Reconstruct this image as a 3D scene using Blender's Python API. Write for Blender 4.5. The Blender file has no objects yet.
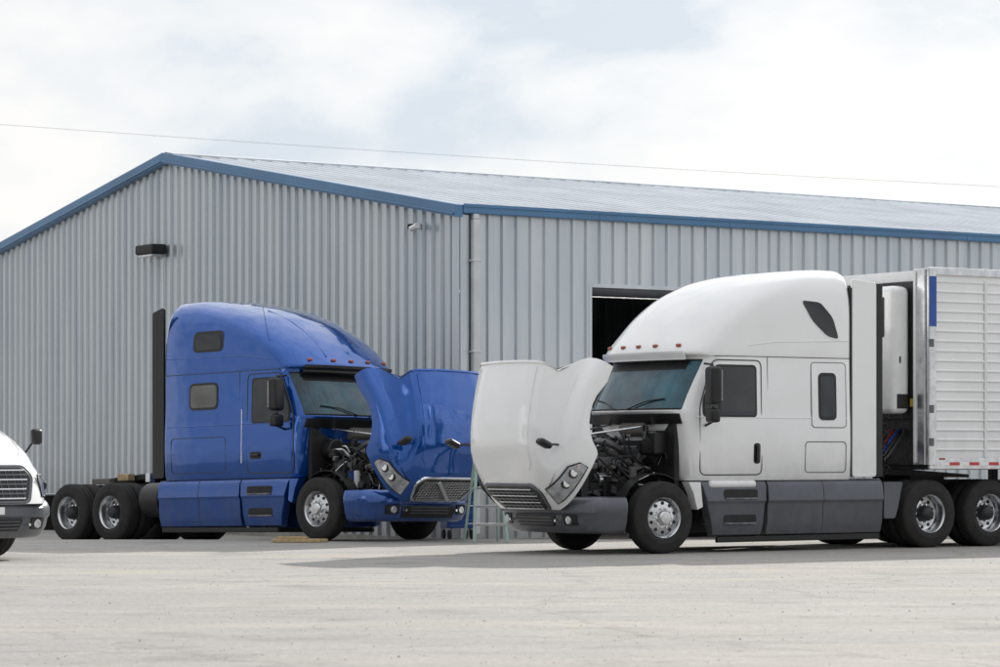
import bpy, bmesh, math, random
from mathutils import Vector, Matrix
random.seed(4)
R=math.radians
scene=bpy.context.scene
# ------------------------------------------------------------------ materials
def new_mat(name):
    m=bpy.data.materials.new(name); m.use_nodes=True
    nt=m.node_tree; b=nt.nodes['Principled BSDF']; return m,nt,b
def N(nt,t,**kw):
    n=nt.nodes.new(t)
    for k,v in kw.items():
        if k in n.inputs: n.inputs[k].default_value=v
        else: setattr(n,k,v)
    return n
def mixc(nt,fac,a,b,mode='MIX'):
    n=nt.nodes.new('ShaderNodeMix'); n.data_type='RGBA'; n.blend_type=mode
    for idx,v in ((0,fac),(6,a),(7,b)):
        if isinstance(v,(int,float)): n.inputs[idx].default_value=v
        elif isinstance(v,tuple): n.inputs[idx].default_value=(*v[:3],1)
        else: nt.links.new(v,n.inputs[idx])
    return n.outputs[2]
def ramp(nt,src,p0,p1,c0=(0,0,0,1),c1=(1,1,1,1)):
    r=nt.nodes.new('ShaderNodeValToRGB'); r.color_ramp.elements[0].position=p0; r.color_ramp.elements[1].position=p1
    r.color_ramp.elements[0].color=c0; r.color_ramp.elements[1].color=c1
    nt.links.new(src,r.inputs[0]); return r.outputs[0]
def noise(nt,scale,detail=4,rough=.55,sc=(1,1,1),coord='Object',loc=(0,0,0)):
    tc=N(nt,'ShaderNodeTexCoord'); mp=N(nt,'ShaderNodeMapping'); mp.inputs['Scale'].default_value=sc; mp.inputs['Location'].default_value=loc
    nt.links.new(tc.outputs[coord],mp.inputs[0])
    n=N(nt,'ShaderNodeTexNoise'); n.inputs['Scale'].default_value=scale; n.inputs['Detail'].default_value=detail; n.inputs['Roughness'].default_value=rough
    nt.links.new(mp.outputs[0],n.inputs['Vector']); return n.outputs[0]
def mulv(nt,a,k):
    m=N(nt,'ShaderNodeMath',operation='MULTIPLY'); nt.links.new(a,m.inputs[0])
    if isinstance(k,(int,float)): m.inputs[1].default_value=k
    else: nt.links.new(k,m.inputs[1])
    return m.outputs[0]
def mat(name,col,rough=.5,metal=0,coat=0,var=.12,vscale=3,dirt=None,bump=0,bscale=40,spec=.5,dscale=1.5,wave=0):
    m,nt,b=new_mat(name)
    n=noise(nt,vscale,5)
    f=ramp(nt,n,.3,.75)
    dark=tuple(c*(1-var) for c in col); lite=tuple(min(1,c*(1+var*.6)) for c in col)
    out=mixc(nt,f,dark,lite)
    if dirt:
        tc=N(nt,'ShaderNodeTexCoord'); sp=N(nt,'ShaderNodeSeparateXYZ'); nt.links.new(tc.outputs['Object'],sp.inputs[0])
        mr=N(nt,'ShaderNodeMapRange'); nt.links.new(sp.outputs[2],mr.inputs[0])
        mr.inputs[1].default_value=dirt[0]; mr.inputs[2].default_value=dirt[1]; mr.inputs[3].default_value=1; mr.inputs[4].default_value=dirt[3] if len(dirt)>3 else 0
        n2=ramp(nt,noise(nt,dscale*3,8,.7,(1,1,.5)),.35,.7)
        out=mixc(nt,mulv(nt,mulv(nt,mr.outputs[0],n2),dirt[2]),out,(.22,.19,.16))
    nt.links.new(out,b.inputs['Base Color'])
    b.inputs['Roughness'].default_value=rough; b.inputs['Metallic'].default_value=metal
    b.inputs['Coat Weight'].default_value=coat; b.inputs['Coat Roughness'].default_value=.015
    b.inputs['Specular IOR Level'].default_value=spec
    if bump or wave:
        nb=noise(nt,bscale,6,.6) if bump else noise(nt,2.2,1,.4)
        bp=N(nt,'ShaderNodeBump'); bp.inputs['Strength'].default_value=bump or wave; bp.inputs['Distance'].default_value=.02 if bump else .03
        nt.links.new(nb,bp.inputs['Height']); nt.links.new(bp.outputs[0],b.inputs['Normal'])
        if wave: nt.links.new(bp.outputs[0],b.inputs['Coat Normal'])
    return m
M={}
M['white']=mat('white_paint',(.86,.865,.87),.22,0,1,.02,2,dirt=(.9,2.0,.2,.02),wave=.4)
M['whood']=mat('white_hood_paint',(.86,.865,.87),.22,0,1,.02,1.2,wave=.4)
M['blue']=mat('blue_paint',(.001,.085,.40),.16,.55,1,.06,1.5,dirt=(.3,1.2,.15,.0),wave=.7)
M['bhood']=mat('blue_hood_paint',(.001,.085,.40),.16,.55,1,.06,1.5,wave=.7)
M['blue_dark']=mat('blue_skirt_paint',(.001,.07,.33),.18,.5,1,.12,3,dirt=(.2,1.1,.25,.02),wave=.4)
M['greypl']=mat('grey_plastic',(.095,.107,.13),.36,.25,.2,.2,3,dirt=(.2,1.1,.4,.04),bump=.05)
M['black']=mat('black_plastic',(.012,.012,.013),.42,0,0,.3,5)
M['dark']=mat('dark_metal',(.02,.02,.022),.6,.2,0,.5,6,bump=.3)
M['oily']=mat('engine_metal',(.20,.20,.21),.4,.7,0,.6,9,bump=.4)
M['greasy']=mat('engine_casting',(.045,.046,.05),.5,.4,0,.6,9,bump=.4)
M['alu']=mat('aluminium',(.70,.71,.73),.22,.95,0,.2,8)
M['chrome']=mat('chrome',(.80,.81,.83),.08,1,0,.05,8)
M['rubber']=mat('tyre_rubber',(.024,.023,.022),.85,0,0,.4,6,bump=.25,bscale=60)
M['seam']=mat('seam_rubber',(.06,.06,.065),.7)
M['red']=mat('red_lens',(.55,.02,.02),.25,0,.5)
M['amber']=mat('amber_lens',(.36,.07,.03),.25,0,.5)
M['redhose']=mat('red_hose',(.4,.03,.02),.5)
M['bluehose']=mat('blue_hose',(.02,.08,.4),.5)
M['wood']=mat('wood',(.5,.37,.2),.8,0,0,.4,12,bump=.4)
M['green']=mat('ladder_fibreglass',(.34,.47,.42),.5)
M['headl']=mat('headlight_lens',(.6,.62,.65),.12,.6,1,.5,9)
M['inner']=mat('hood_liner',(.05,.05,.055),.8,0,0,.4,4,bump=.3)
M['bluetrim']=mat('blue_trim',(.07,.19,.36),.42,.1,.2,.2,.7)
M['decal']=mat('blue_decal',(.02,.08,.35),.4)
M['conc']=mat('concrete_base',(.30,.29,.27),.9,0,0,.3,3,bump=.4)
M['yellow']=mat('yellow_label',(.6,.45,.05),.5)
M['trailer']=mat('trailer_skin',(.86,.865,.87),.34,0,.3,.05,1.2,dirt=(1.1,2.2,.25,.06))
M['seat']=mat('interior_trim',(.16,.15,.14),.8)
def glass_mat(name,c0,c1):
    m,nt,b=new_mat(name)
    n=noise(nt,1.4,3); f=ramp(nt,n,.35,.7); nt.links.new(mixc(nt,f,c0,c1),b.inputs['Base Color'])
    b.inputs['Roughness'].default_value=.03; b.inputs['Specular IOR Level'].default_value=.6
    return m
M['glass']=glass_mat('tinted_glass',(.008,.011,.014),(.03,.036,.042))
M['wind']=glass_mat('windshield_glass',(.004,.025,.045),(.02,.12,.17))
M['bronze']=glass_mat('bronze_window',(.10,.10,.09),(.2,.2,.18))
def wall_mat():
    m,nt,b=new_mat('galvanised_wall')
    n=ramp(nt,noise(nt,.5,4,.6,(1,1,.35)),.3,.7); s=ramp(nt,noise(nt,2.5,6,.65,(1,1,.08)),.35,.75)
    a=mixc(nt,n,(.44,.49,.54),(.53,.57,.61)); o=mixc(nt,s,a,(.62,.65,.67))
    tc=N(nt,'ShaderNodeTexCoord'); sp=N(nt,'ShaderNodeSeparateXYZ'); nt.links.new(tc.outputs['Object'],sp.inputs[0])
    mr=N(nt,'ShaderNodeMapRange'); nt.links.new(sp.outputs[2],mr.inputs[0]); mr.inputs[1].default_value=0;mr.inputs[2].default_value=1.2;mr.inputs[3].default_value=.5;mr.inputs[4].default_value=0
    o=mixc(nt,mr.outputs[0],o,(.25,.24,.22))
    nt.links.new(o,b.inputs['Base Color']); b.inputs['Roughness'].default_value=.30; b.inputs['Metallic'].default_value=.6
    return m
M['wall']=wall_mat()
M['roof']=mat('galvanised_roof',(.58,.62,.67),.34,.3,0,.2,.6)
def ground_mat():
    m,nt,b=new_mat('dusty_concrete_ground')
    big=ramp(nt,noise(nt,.11,5,.6),.35,.65); mid=ramp(nt,noise(nt,.7,8,.65,(.6,1.6,1)),.40,.64)
    fine=ramp(nt,noise(nt,14,6,.7),.3,.72); sand=ramp(nt,noise(nt,.3,7,.7,(.5,1.3,1)),.45,.62)
    c=mixc(nt,big,(.31,.30,.295),(.375,.365,.355)); c=mixc(nt,mulv(nt,sand,.8),c,(.425,.395,.35))
    c=mixc(nt,mulv(nt,mid,.5),c,(.265,.255,.245))
    c=mixc(nt,.28,c,mixc(nt,fine,(.15,.145,.135),(.56,.545,.52)))
    patch=ramp(nt,noise(nt,1.6,9,.75,(.6,1.1,1),loc=(5,3,0)),.54,.68)
    c=mixc(nt,mulv(nt,patch,.6),c,(.20,.19,.175))
    trk=ramp(nt,noise(nt,1.0,4,.6,(.10,1.1,1),loc=(0,7,0)),.54,.70)
    c=mixc(nt,mulv(nt,trk,.3),c,(.25,.24,.23))
    tc=N(nt,'ShaderNodeTexCoord')
    nz=N(nt,'ShaderNodeTexNoise'); nz.inputs['Scale'].default_value=1.2; nz.inputs['Detail'].default_value=6; nt.links.new(tc.outputs['Object'],nz.inputs['Vector'])
    ad=N(nt,'ShaderNodeVectorMath',operation='ADD'); nt.links.new(tc.outputs['Object'],ad.inputs[0]); nt.links.new(nz.outputs[1],ad.inputs[1])
    cv=N(nt,'ShaderNodeTexVoronoi',feature='DISTANCE_TO_EDGE'); cv.inputs['Scale'].default_value=.22; nt.links.new(ad.outputs[0],cv.inputs['Vector'])
    ck=ramp(nt,cv.outputs['Distance'],.002,.010,(1,1,1,1),(0,0,0,1)); c=mixc(nt,mulv(nt,ck,.28),c,(.15,.145,.135))
    v=N(nt,'ShaderNodeTexVoronoi'); v.inputs['Scale'].default_value=5; nt.links.new(tc.outputs['Object'],v.inputs['Vector'])
    st=ramp(nt,v.outputs['Distance'],.03,.09,(1,1,1,1),(0,0,0,1))
    c=mixc(nt,mulv(nt,st,.3),c,(.17,.16,.145))
    oil=ramp(nt,noise(nt,.6,3,.5),.60,.74)
    c=mixc(nt,mulv(nt,oil,.35),c,(.13,.125,.12))
    nt.links.new(c,b.inputs['Base Color']); b.inputs['Roughness'].default_value=.9; b.inputs['Specular IOR Level'].default_value=.2
    h=N(nt,'ShaderNodeMath',operation='ADD'); nt.links.new(mulv(nt,fine,.4),h.inputs[0]); nt.links.new(noise(nt,2.2,6,.7),h.inputs[1])
    bp=N(nt,'ShaderNodeBump'); bp.inputs['Strength'].default_value=.5; bp.inputs['Distance'].default_value=.03
    nt.links.new(h.outputs[0],bp.inputs['Height']); nt.links.new(bp.outputs[0],b.inputs['Normal'])
    return m
M['ground']=ground_mat()
# ------------------------------------------------------------------ helpers
def smooth(o,ang=35):
    me=o.data; bm=bmesh.new(); bm.from_mesh(me)
    for f in bm.faces: f.smooth=True
    a=R(ang)
    for e in bm.edges:
        e.smooth = not (len(e.link_faces)!=2 or e.calc_face_angle(0)>a)
    bm.to_mesh(me); bm.free()
def obj(name,verts,faces,mats,parent=None,mi=None,sm=None,recalc=True):
    me=bpy.data.meshes.new(name); me.from_pydata([tuple(v) for v in verts],[],faces)
    if not isinstance(mats,(list,tuple)): mats=[mats]
    for m in mats: me.materials.append(M[m] if isinstance(m,str) else m)
    if mi:
        for p,i in zip(me.polygons,mi): p.material_index=i
    if recalc:
        bm=bmesh.new(); bm.from_mesh(me); bmesh.ops.recalc_face_normals(bm,faces=bm.faces); bm.to_mesh(me); bm.free()
    o=bpy.data.objects.new(name,me); scene.collection.objects.link(o)
    if parent: o.parent=parent
    if sm: smooth(o,sm)
    return o
def empty(name,loc=(0,0,0),parent=None):
    e=bpy.data.objects.new(name,None); e.location=loc; scene.collection.objects.link(e)
    if parent: e.parent=parent
    return e
def bevel(o,w,seg=2):
    b=o.modifiers.new('bevel','BEVEL'); b.width=w; b.segments=seg; b.limit_method='ANGLE'; b.angle_limit=R(30)
    for p in o.data.polygons: p.use_smooth=True
    w2=o.modifiers.new('wn','WEIGHTED_NORMAL'); w2.keep_sharp=True
    return o
def box(name,parent,c,s,m,bv=0.01,rot=None):
    x,y,z=[k/2 for k in s]
    v=[(-x,-y,-z),(x,-y,-z),(x,y,-z),(-x,y,-z),(-x,-y,z),(x,-y,z),(x,y,z),(-x,y,z)]
    f=[(0,3,2,1),(4,5,6,7),(0,1,5,4),(1,2,6,5),(2,3,7,6),(3,0,4,7)]
    o=obj(name,v,f,m,parent,recalc=False); o.location=c
    if rot: o.rotation_euler=[R(a) for a in rot]
    if bv: bevel(o,min(bv,min(s)*.45))
    return o
def prism(name,parent,pts,y0,y1,m,bv=.008):
    n=len(pts); v=[(p[0],y0,p[1]) for p in pts]+[(p[0],y1,p[1]) for p in pts]
    f=[tuple(range(n)),tuple(range(2*n-1,n-1,-1))]+[(i,(i+1)%n,n+(i+1)%n,n+i) for i in range(n)]
    o=obj(name,v,f,m,parent)
    if bv: bevel(o,bv)
    return o
def xprofile(name,parent,xa,xb,pts,s,m,bv=.008,slant=0):
    """extrude a (y,z) profile along x; slant leans the ends with height"""
    n=len(pts); v=[(xa+slant*(z-1.03),s*y,z) for y,z in pts]+[(xb-slant*(z-1.03)*.3,s*y,z) for y,z in pts]
    f=[tuple(range(n)),tuple(range(2*n-1,n-1,-1))]+[(i,(i+1)%n,n+(i+1)%n,n+i) for i in range(n)]
    o=obj(name,v,f,m,parent)
    if bv: bevel(o,bv)
    return o
def cyl(name,parent,c,r,h,m,axis='z',seg=24,bv=0.006,r2=None):
    r2=r if r2 is None else r2
    v=[];
    for k,(rr,z) in enumerate(((r,-h/2),(r2,h/2))):
        for i in range(seg):
            a=2*math.pi*i/seg; p=(rr*math.cos(a),rr*math.sin(a),z)
            if axis=='y': p=(p[0],p[2],p[1])
            if axis=='x': p=(p[2],p[0],p[1])
            v.append(p)
    f=[tuple(range(seg)),tuple(range(2*seg-1,seg-1,-1))]+[(i,(i+1)%seg,seg+(i+1)%seg,seg+i) for i in range(seg)]
    o=obj(name,v,f,m,parent); o.location=c
    if bv: bevel(o,bv)
    else: smooth(o)
    return o
def lathe(name,parent,prof,m,seg=56,loc=(0,0,0),side=1,mi=None):
    v=[];f=[];fm=[]
    n=len(prof)
    for i in range(seg):
        a=2*math.pi*i/seg
        for r,y in prof: v.append((r*math.cos(a),y*side,r*math.sin(a)))
    for i in range(seg):
        j=(i+1)%seg
        for k in range(n-1):
            f.append((i*n+k,j*n+k,j*n+k+1,i*n+k+1)); fm.append(mi[k] if mi else 0)
    o=obj(name,v,f,m,parent,fm,sm=40); o.location=loc; return o
def tube(name,parent,pts,r,m,cyc=False,smoothc=False):
    c=bpy.data.curves.new(name,'CURVE'); c.dimensions='3D'; c.bevel_depth=r; c.bevel_resolution=3; c.use_fill_caps=True
    if smoothc:
        s=c.splines.new('NURBS'); s.points.add(len(pts)-1); s.order_u=3; s.use_endpoint_u=True
    else:
        s=c.splines.new('POLY'); s.points.add(len(pts)-1)
    for p,q in zip(s.points,pts): p.co=(*q,1)
    s.use_cyclic_u=cyc; c.resolution_u=6
    c.materials.append(M[m]); o=bpy.data.objects.new(name,c); scene.collection.objects.link(o); o.parent=parent
    return o
def rpoly(pts,r,seg=4):
    out=[];n=len(pts)
    for i in range(n):
        p=Vector(pts[i]);a=Vector(pts[i-1]);b=Vector(pts[(i+1)%n])
        da=(a-p);db=(b-p); rr=min(r,da.length*.45,db.length*.45)
        p0=p+da.normalized()*rr;p1=p+db.normalized()*rr
        for k in range(seg+1):
            t=k/seg; q=p0*(1-t)**2+p*2*t*(1-t)+p1*t*t; out.append((q.x,q.y))
    return out
def rect(x0,x1,z0,z1): return [(x0,z0),(x1,z0),(x1,z1),(x0,z1)]
def lerp_tab(tab,x,k=1):
    if x<=tab[0][0]: return tab[0][k]
    for a,b in zip(tab,tab[1:]):
        if x<=b[0]:
            t=(x-a[0])/(b[0]-a[0]); return a[k]*(1-t)+b[k]*t
    return tab[-1][k]
def catmull(rows,sub):
    out=[];n=len(rows)
    for i in range(n-1):
        p0=rows[max(i-1,0)];p1=rows[i];p2=rows[i+1];p3=rows[min(i+2,n-1)]
        for s in range(sub):
            t=s/sub
            out.append(tuple(.5*(2*b+(c-a)*t+(2*a-5*b+4*c-d)*t*t+(3*b-a-3*c+d)*t**3) for a,b,c,d in zip(p0,p1,p2,p3)))
    out.append(tuple(rows[-1])); return out
NA=28
class Shell:
    """body lofted from horizontal slices (z,xf,cd,w,n)"""
    def __init__(s,name,parent,sl,xb,mats,glass=None,rr=.06,sm=32):
        s.sl=sl
        v=[];f=[];mi=[];rings=[]
        for row in sl:
            z,xf,cd,w,n=row[:5]; xbb=row[5] if len(row)>5 else xb
            xc=xf-cd; ring=[(xbb,w-rr),(xbb+rr*.3,w-rr*.3),(xbb+rr,w)]
            for k in range(1,4): ring.append((xbb+rr+(xc-xbb-rr)*k/4,w))
            for k in range(NA+1):
                th=math.pi*k/NA; c=math.cos(th);sn=math.sin(th)
                ring.append((xc+cd*abs(sn)**(2/n), math.copysign(w*abs(c)**(2/n),c) if abs(c)>1e-6 else 0))
            for k in range(3,0,-1): ring.append((xbb+rr+(xc-xbb-rr)*k/4,-w))
            ring+=[(xbb+rr,-w),(xbb+rr*.3,-w+rr*.3),(xbb,-w+rr)]
            rings.append([(x,y,z) for x,y in ring])
        m=len(rings[0])
        for r in rings: v+=r
        for i in range(len(rings)-1):
            for k in range(m):
                k2=(k+1)%m; f.append((i*m+k,i*m+k2,(i+1)*m+k2,(i+1)*m+k))
                g=0
                if glass:
                    zm=(sl[i][0]+sl[i+1][0])/2
                    if glass[0]<zm<glass[1] and 6+glass[2]<=k<6+NA-glass[2]: g=1
                mi.append(g)
        f.append(tuple(range(m))); mi.append(0); f.append(tuple(range((len(rings)-1)*m,len(rings)*m))); mi.append(0)
        s.o=obj(name,v,f,mats,parent,mi,sm=sm)
    def w(s,z): return lerp_tab(s.sl,z,3)
    def fx(s,y,z):
        xf=lerp_tab(s.sl,z,1);cd=lerp_tab(s.sl,z,2);w=lerp_tab(s.sl,z,3);n=lerp_tab(s.sl,z,4)
        t=min(abs(y)/w,1); return xf-cd+cd*(1-t**n)**(1/n)
def side_patch(name,parent,sh,pts,s,off,m,depth=.03):
    n=len(pts)
    v=[(x,s*(sh.w(z)+off),z) for x,z in pts]+[(x,s*(sh.w(z)+off-depth),z) for x,z in pts]
    f=[tuple(range(n)),tuple(range(2*n-1,n-1,-1))]+[(i,(i+1)%n,n+(i+1)%n,n+i) for i in range(n)]
    return obj(name,v,f,m,parent)
def side_line(name,parent,sh,pts,s,r=.006,m='seam',cyc=True):
    return tube(name,parent,[(x,s*(sh.w(z)+.001),z) for x,z in pts],r,m,cyc)
def front_patch(name,parent,sh,y0,y1,z0,z1,m,off=.01,ny=8,nz=3,taper=0,th=.02):
    v=[];f=[]
    for j in range(nz+1):
        z=z0+(z1-z0)*j/nz; sc=1-taper*(1-j/nz)
        for i in range(ny+1):
            y=(y0+y1)/2+(y0-y1)/2*sc*(1-2*i/ny); v.append((sh.fx(y,z)+off,y,z))
    for j in range(nz):
        for i in range(ny):
            a=j*(ny+1)+i; f.append((a,a+1,a+ny+2,a+ny+1))
    o=obj(name,v,f,m,parent,sm=40); so=o.modifiers.new('s','SOLIDIFY'); so.thickness=th; so.offset=0
    return o
def g(Y):
    t=max(0,min(1,(Y-47)/6.5)); return -.2*t*t*(3-2*t)
# ------------------------------------------------------------------ wheels
def wheel(parent,x,y,s,kind='steer',zz=.515,steer=0):
    e=empty('wheel',(x,y,zz),parent)
    if steer: e.rotation_euler=(0,0,R(steer))
    r=.515; hw=.14
    prof=[(.29,hw-.012),(.31,hw-.002),(.36,hw+.008),(.385,hw+.010),(.39,hw+.007),(.42,hw+.006),(.465,hw-.006),(.495,hw-.018),(.508,hw-.035),(r,hw-.05)]
    ys=[hw-.05,.055,.05,.04,.035,-.035,-.04,-.05,-.055,-(hw-.05)]
    dep=[0,0,.014,.014,0,0,.014,.014,0,0]
    tread=[(r-d,q) for q,d in zip(ys,dep)]
    full=prof[:-1]+tread+[(a,-b) for a,b in reversed(prof[:-1])]
    offs=[0] if kind=='steer' else [0,-.33]
    for k,of in enumerate(offs):
        lathe('tyre_%d'%(k+1),e,full,'rubber',72,(0,s*of,0),s)
    if kind=='steer':
        rp=[(.30,-.12),(.285,-.05),(.285,.10),(.298,.128),(.306,.132),(.29,.118),(.272,.095),(.262,.02),(.255,.035),(.235,.075),(.15,.098),(.14,.10),(.115,.10)]
        hub=[(.115,.10),(.11,.13),(.095,.165),(.085,.175),(.0,.178)]; lug=(.137,.11); hole=(.208,.088)
    else:
        rp=[(.30,-.12),(.285,-.05),(.285,.10),(.298,.128),(.306,.132),(.29,.118),(.272,.09),(.262,.0),(.25,-.05),(.22,-.062),(.16,-.06),(.15,-.055),(.12,-.055)]
        hub=[(.12,-.055),(.12,.0),(.11,.07),(.095,.10),(.07,.112),(0,.113)]; lug=(.14,-.035); hole=(.208,-.058)
    lathe('rim',e,rp,'alu',48,(0,0,0),s); lathe('hub',e,hub,'alu' if kind=='steer' else 'greasy',32,(0,0,0),s)
    for k in range(10):
        a=2*math.pi*k/10
        cyl('lug_nut',e,(lug[0]*math.cos(a),s*lug[1],lug[0]*math.sin(a)),.015,.045,'chrome','y',8,0)
        a+=math.pi/10
        cyl('hand_hole',e,(hole[0]*math.cos(a),s*(hole[1]-.006),hole[0]*math.sin(a)),.026,.02,'black','y',12,0)
    return e
# ------------------------------------------------------------------ hood
def hood(parent,paint,ang,style):
    piv=Vector((1.30,0,.76)); H=empty('hood',piv,parent); H.rotation_euler=(0,R(ang),0)
    if ang>5: H.location.x+=.13; H.location.z+=.03
    RK=.34
    def shear(x,z):
        k=max(0,min(1,(x-.85)/.5)); k=k*k*(3-2*k); return x+.10*k-RK*k*(z-.80)
    Wt=[(-.62,1.17),(.55,1.17),(.8,1.15),(1.0,1.10),(1.15,1.02),(1.27,.91),(1.36,.76)]
    zt=[(-.62,2.0),(-.2,1.97),(.2,1.89),(.6,1.77),(.9,1.64),(1.1,1.53),(1.25,1.42),(1.36,1.30)]
    zf=[(-.62,1.30),(-.3,1.37),(0,1.39),(.3,1.37),(.6,1.31),(.9,1.24),(1.15,1.16),(1.27,1.10),(1.36,1.02)]
    xs=[-.62,-.56,-.48,-.38,-.26,-.13,0,.13,.26,.38,.48,.56,.61,.66,.75,.85,.95,1.05,1.12,1.18,1.24,1.29,1.33,1.36]
    def zb(x):
        if x<-.30: return .51+math.sqrt(.63**2-.3**2)-.02
        if abs(x)<.6: return .51+math.sqrt(max(0,.63**2-x*x))
        return .76
    v=[];rows=[]
    for x in xs:
        w=lerp_tab(Wt,x);t=lerp_tab(zt,x);ff=lerp_tab(zf,x);b=min(zb(x),ff-.06)
        yh=min(.92,w*.90)
        half=[(w,b),(w+.014,(b+ff)/2),(w,ff-.05),(w-.03,ff-.012),(w-.06,ff+.012),(yh+.06,ff+.05),(yh+.01,ff+.12),(yh-.03,ff+(t-ff)*.6),(yh-.08,t-.08),(yh-.19,t-.024),(yh*.5,t),(yh*.2,t+.012)]
        row=[(x,y,z) for y,z in half]+[(x,0,t+.014)]+[(x,-y,z) for y,z in reversed(half)]
        if x<-.25:
            row=[(max(x,-.25-.37*max(0,1-max(0,(z-1.36))/.35)),y,z) for x,y,z in row]
        row=[(shear(x,z),y,z) for x,y,z in row]
        rows.append(row)
    n=len(rows[0])
    for r in rows: v+=[(a-piv.x,b-piv.y,c-piv.z) for a,b,c in r]
    f=[]
    for i in range(len(rows)-1):
        for k in range(n-1): f.append((i*n+k,i*n+k+1,(i+1)*n+k+1,(i+1)*n+k))
    f.append(tuple(range((len(rows)-1)*n,len(rows)*n)))
    bm=bmesh.new()
    o=obj('hood_shell',v,f,[paint,'inner'],H)
    bm.from_mesh(o.data); bmesh.ops.remove_doubles(bm,verts=bm.verts,dist=.0005)
    bmesh.ops.recalc_face_normals(bm,faces=bm.faces)
    up=sum((fa.normal.z*fa.calc_area() for fa in bm.faces))
    if up<0: bmesh.ops.reverse_faces(bm,faces=bm.faces)
    bm.to_mesh(o.data); bm.free(); smooth(o,38)
    so=o.modifiers.new('s','SOLIDIFY'); so.thickness=.03; so.offset=-1; so.material_offset=1; so.material_offset_rim=0
    L=lambda x,y,z:(x-piv.x,y-piv.y,z-piv.z)
    G=empty('grille',L(shear(1.36,.80)+.004,0,.80),H); G.rotation_euler=(0,-math.atan(RK),0)
    fr=[(-.58,-.04),(.58,-.04),(.72,.34),(.60,.50),(-.60,.50),(-.72,.34)]
    def plate(name,pts,x0,x1,m,bv=.01):
        k=len(pts); vv=[(x0,a,b) for a,b in pts]+[(x1,a,b) for a,b in pts]
        ff=[tuple(range(k)),tuple(range(2*k-1,k-1,-1))]+[(i,(i+1)%k,k+(i+1)%k,k+i) for i in range(k)]
        oo=obj(name,vv,ff,m,G)
        if bv: bevel(oo,bv)
        return oo
    plate('grille_surround',rpoly(fr,.08),-.06,.022,'greypl' if style=='white' else 'chrome')
    plate('grille_mesh',rpoly([(a*.93,(b-.23)*.88+.23) for a,b in fr],.07),-.03,.028,'black')
    def hwz(z): return (.52+.13*z/.34) if z<.34 else .65-.10*(z-.34)/.16
    if style=='white':
        for k in range(7):
            z=.02+.066*k
            box('grille_bar_%d'%k,G,(.036,0,z),(.02,2*hwz(z)*.92,.02),'alu' if k%2==0 else 'greypl',.005)
        for k in range(-4,5): box('grille_upright',G,(.034,k*.12,.22),(.010,.012,.40),'greypl',.002)
    else:
        for k in range(11):
            z=.03+.038*k
            box('grille_bar_%d'%k,G,(.034,0,z),(.010,2*hwz(z)*.93,.008),'chrome',.002)
        for k in range(-8,9):
            box('grille_upright',G,(.034,k*.068,.22),(.008,.007,.42),'chrome',.002)
        box('grille_badge_bar',G,(.05,0,.22),(.02,.06,.66),'chrome',.006,rot=(50,0,0))
    for s in (1,-1):
        v=[];nx=8
        for i in range(nx+1):
            x=.84+(1.335-.84)*i/nx; t=i/nx
            z0=.86; z1=1.12+.02*t if t>.25 else .98+.14*t/.25
            w=lerp_tab(Wt,x)+.018
            for zq,dw in ((z0-.02*(1-t),0),((z0+z1)/2,.012),(z1,0)): v.append(L(shear(x,zq)+.006,s*(w+dw),zq))
        f=[]
        for i in range(nx):
            for k in range(2): f.append((i*3+k,i*3+k+1,(i+1)*3+k+1,(i+1)*3+k))
        o=obj('headlight_lens',v,f,'headl',H,sm=60); q=o.modifiers.new('s','SOLIDIFY'); q.thickness=.02;q.offset=0
        tube('headlight_trim',H,[v[i*3] for i in range(nx+1)]+[v[i*3+2] for i in range(nx,-1,-1)],.014,'black',True)
        for x in (1.0,1.15):
            w=lerp_tab(Wt,x)+.016; cyl('headlight_ring',H,L(shear(x,1),s*w,1.0),.075,.04,'black','y',20); cyl('headlight_bulb',H,L(shear(x,1),s*(w+.006),1.0),.055,.045,'chrome','y',20)
        w=lerp_tab(Wt,.9)+.02; box('turn_lamp',H,L(shear(.9,.98),s*w,.97),(.05,.03,.10),'amber',.01)
        tube('hood_mirror_arm',H,[L(.72,s*1.0,1.32),L(.80,s*1.10,1.50),L(.84,s*1.16,1.60)],.016,'black',smoothc=True)
        box('hood_mirror',H,L(.86,s*1.19,1.66),(.10,.17,.22),'black',.05)
    for s in (1,-1):
        tube('hood_crease',H,[L(shear(x,lerp_tab(zt,x)),s*(min(.92,lerp_tab(Wt,x)*.90)-.19),lerp_tab(zt,x)-.02) for x in (-.2,.1,.4,.7,.95,1.15,1.25)],.010,paint)
    box('hood_brace',H,L(.5,0,1.45),(.05,1.3,.08),'inner',.01)
    return H
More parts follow.
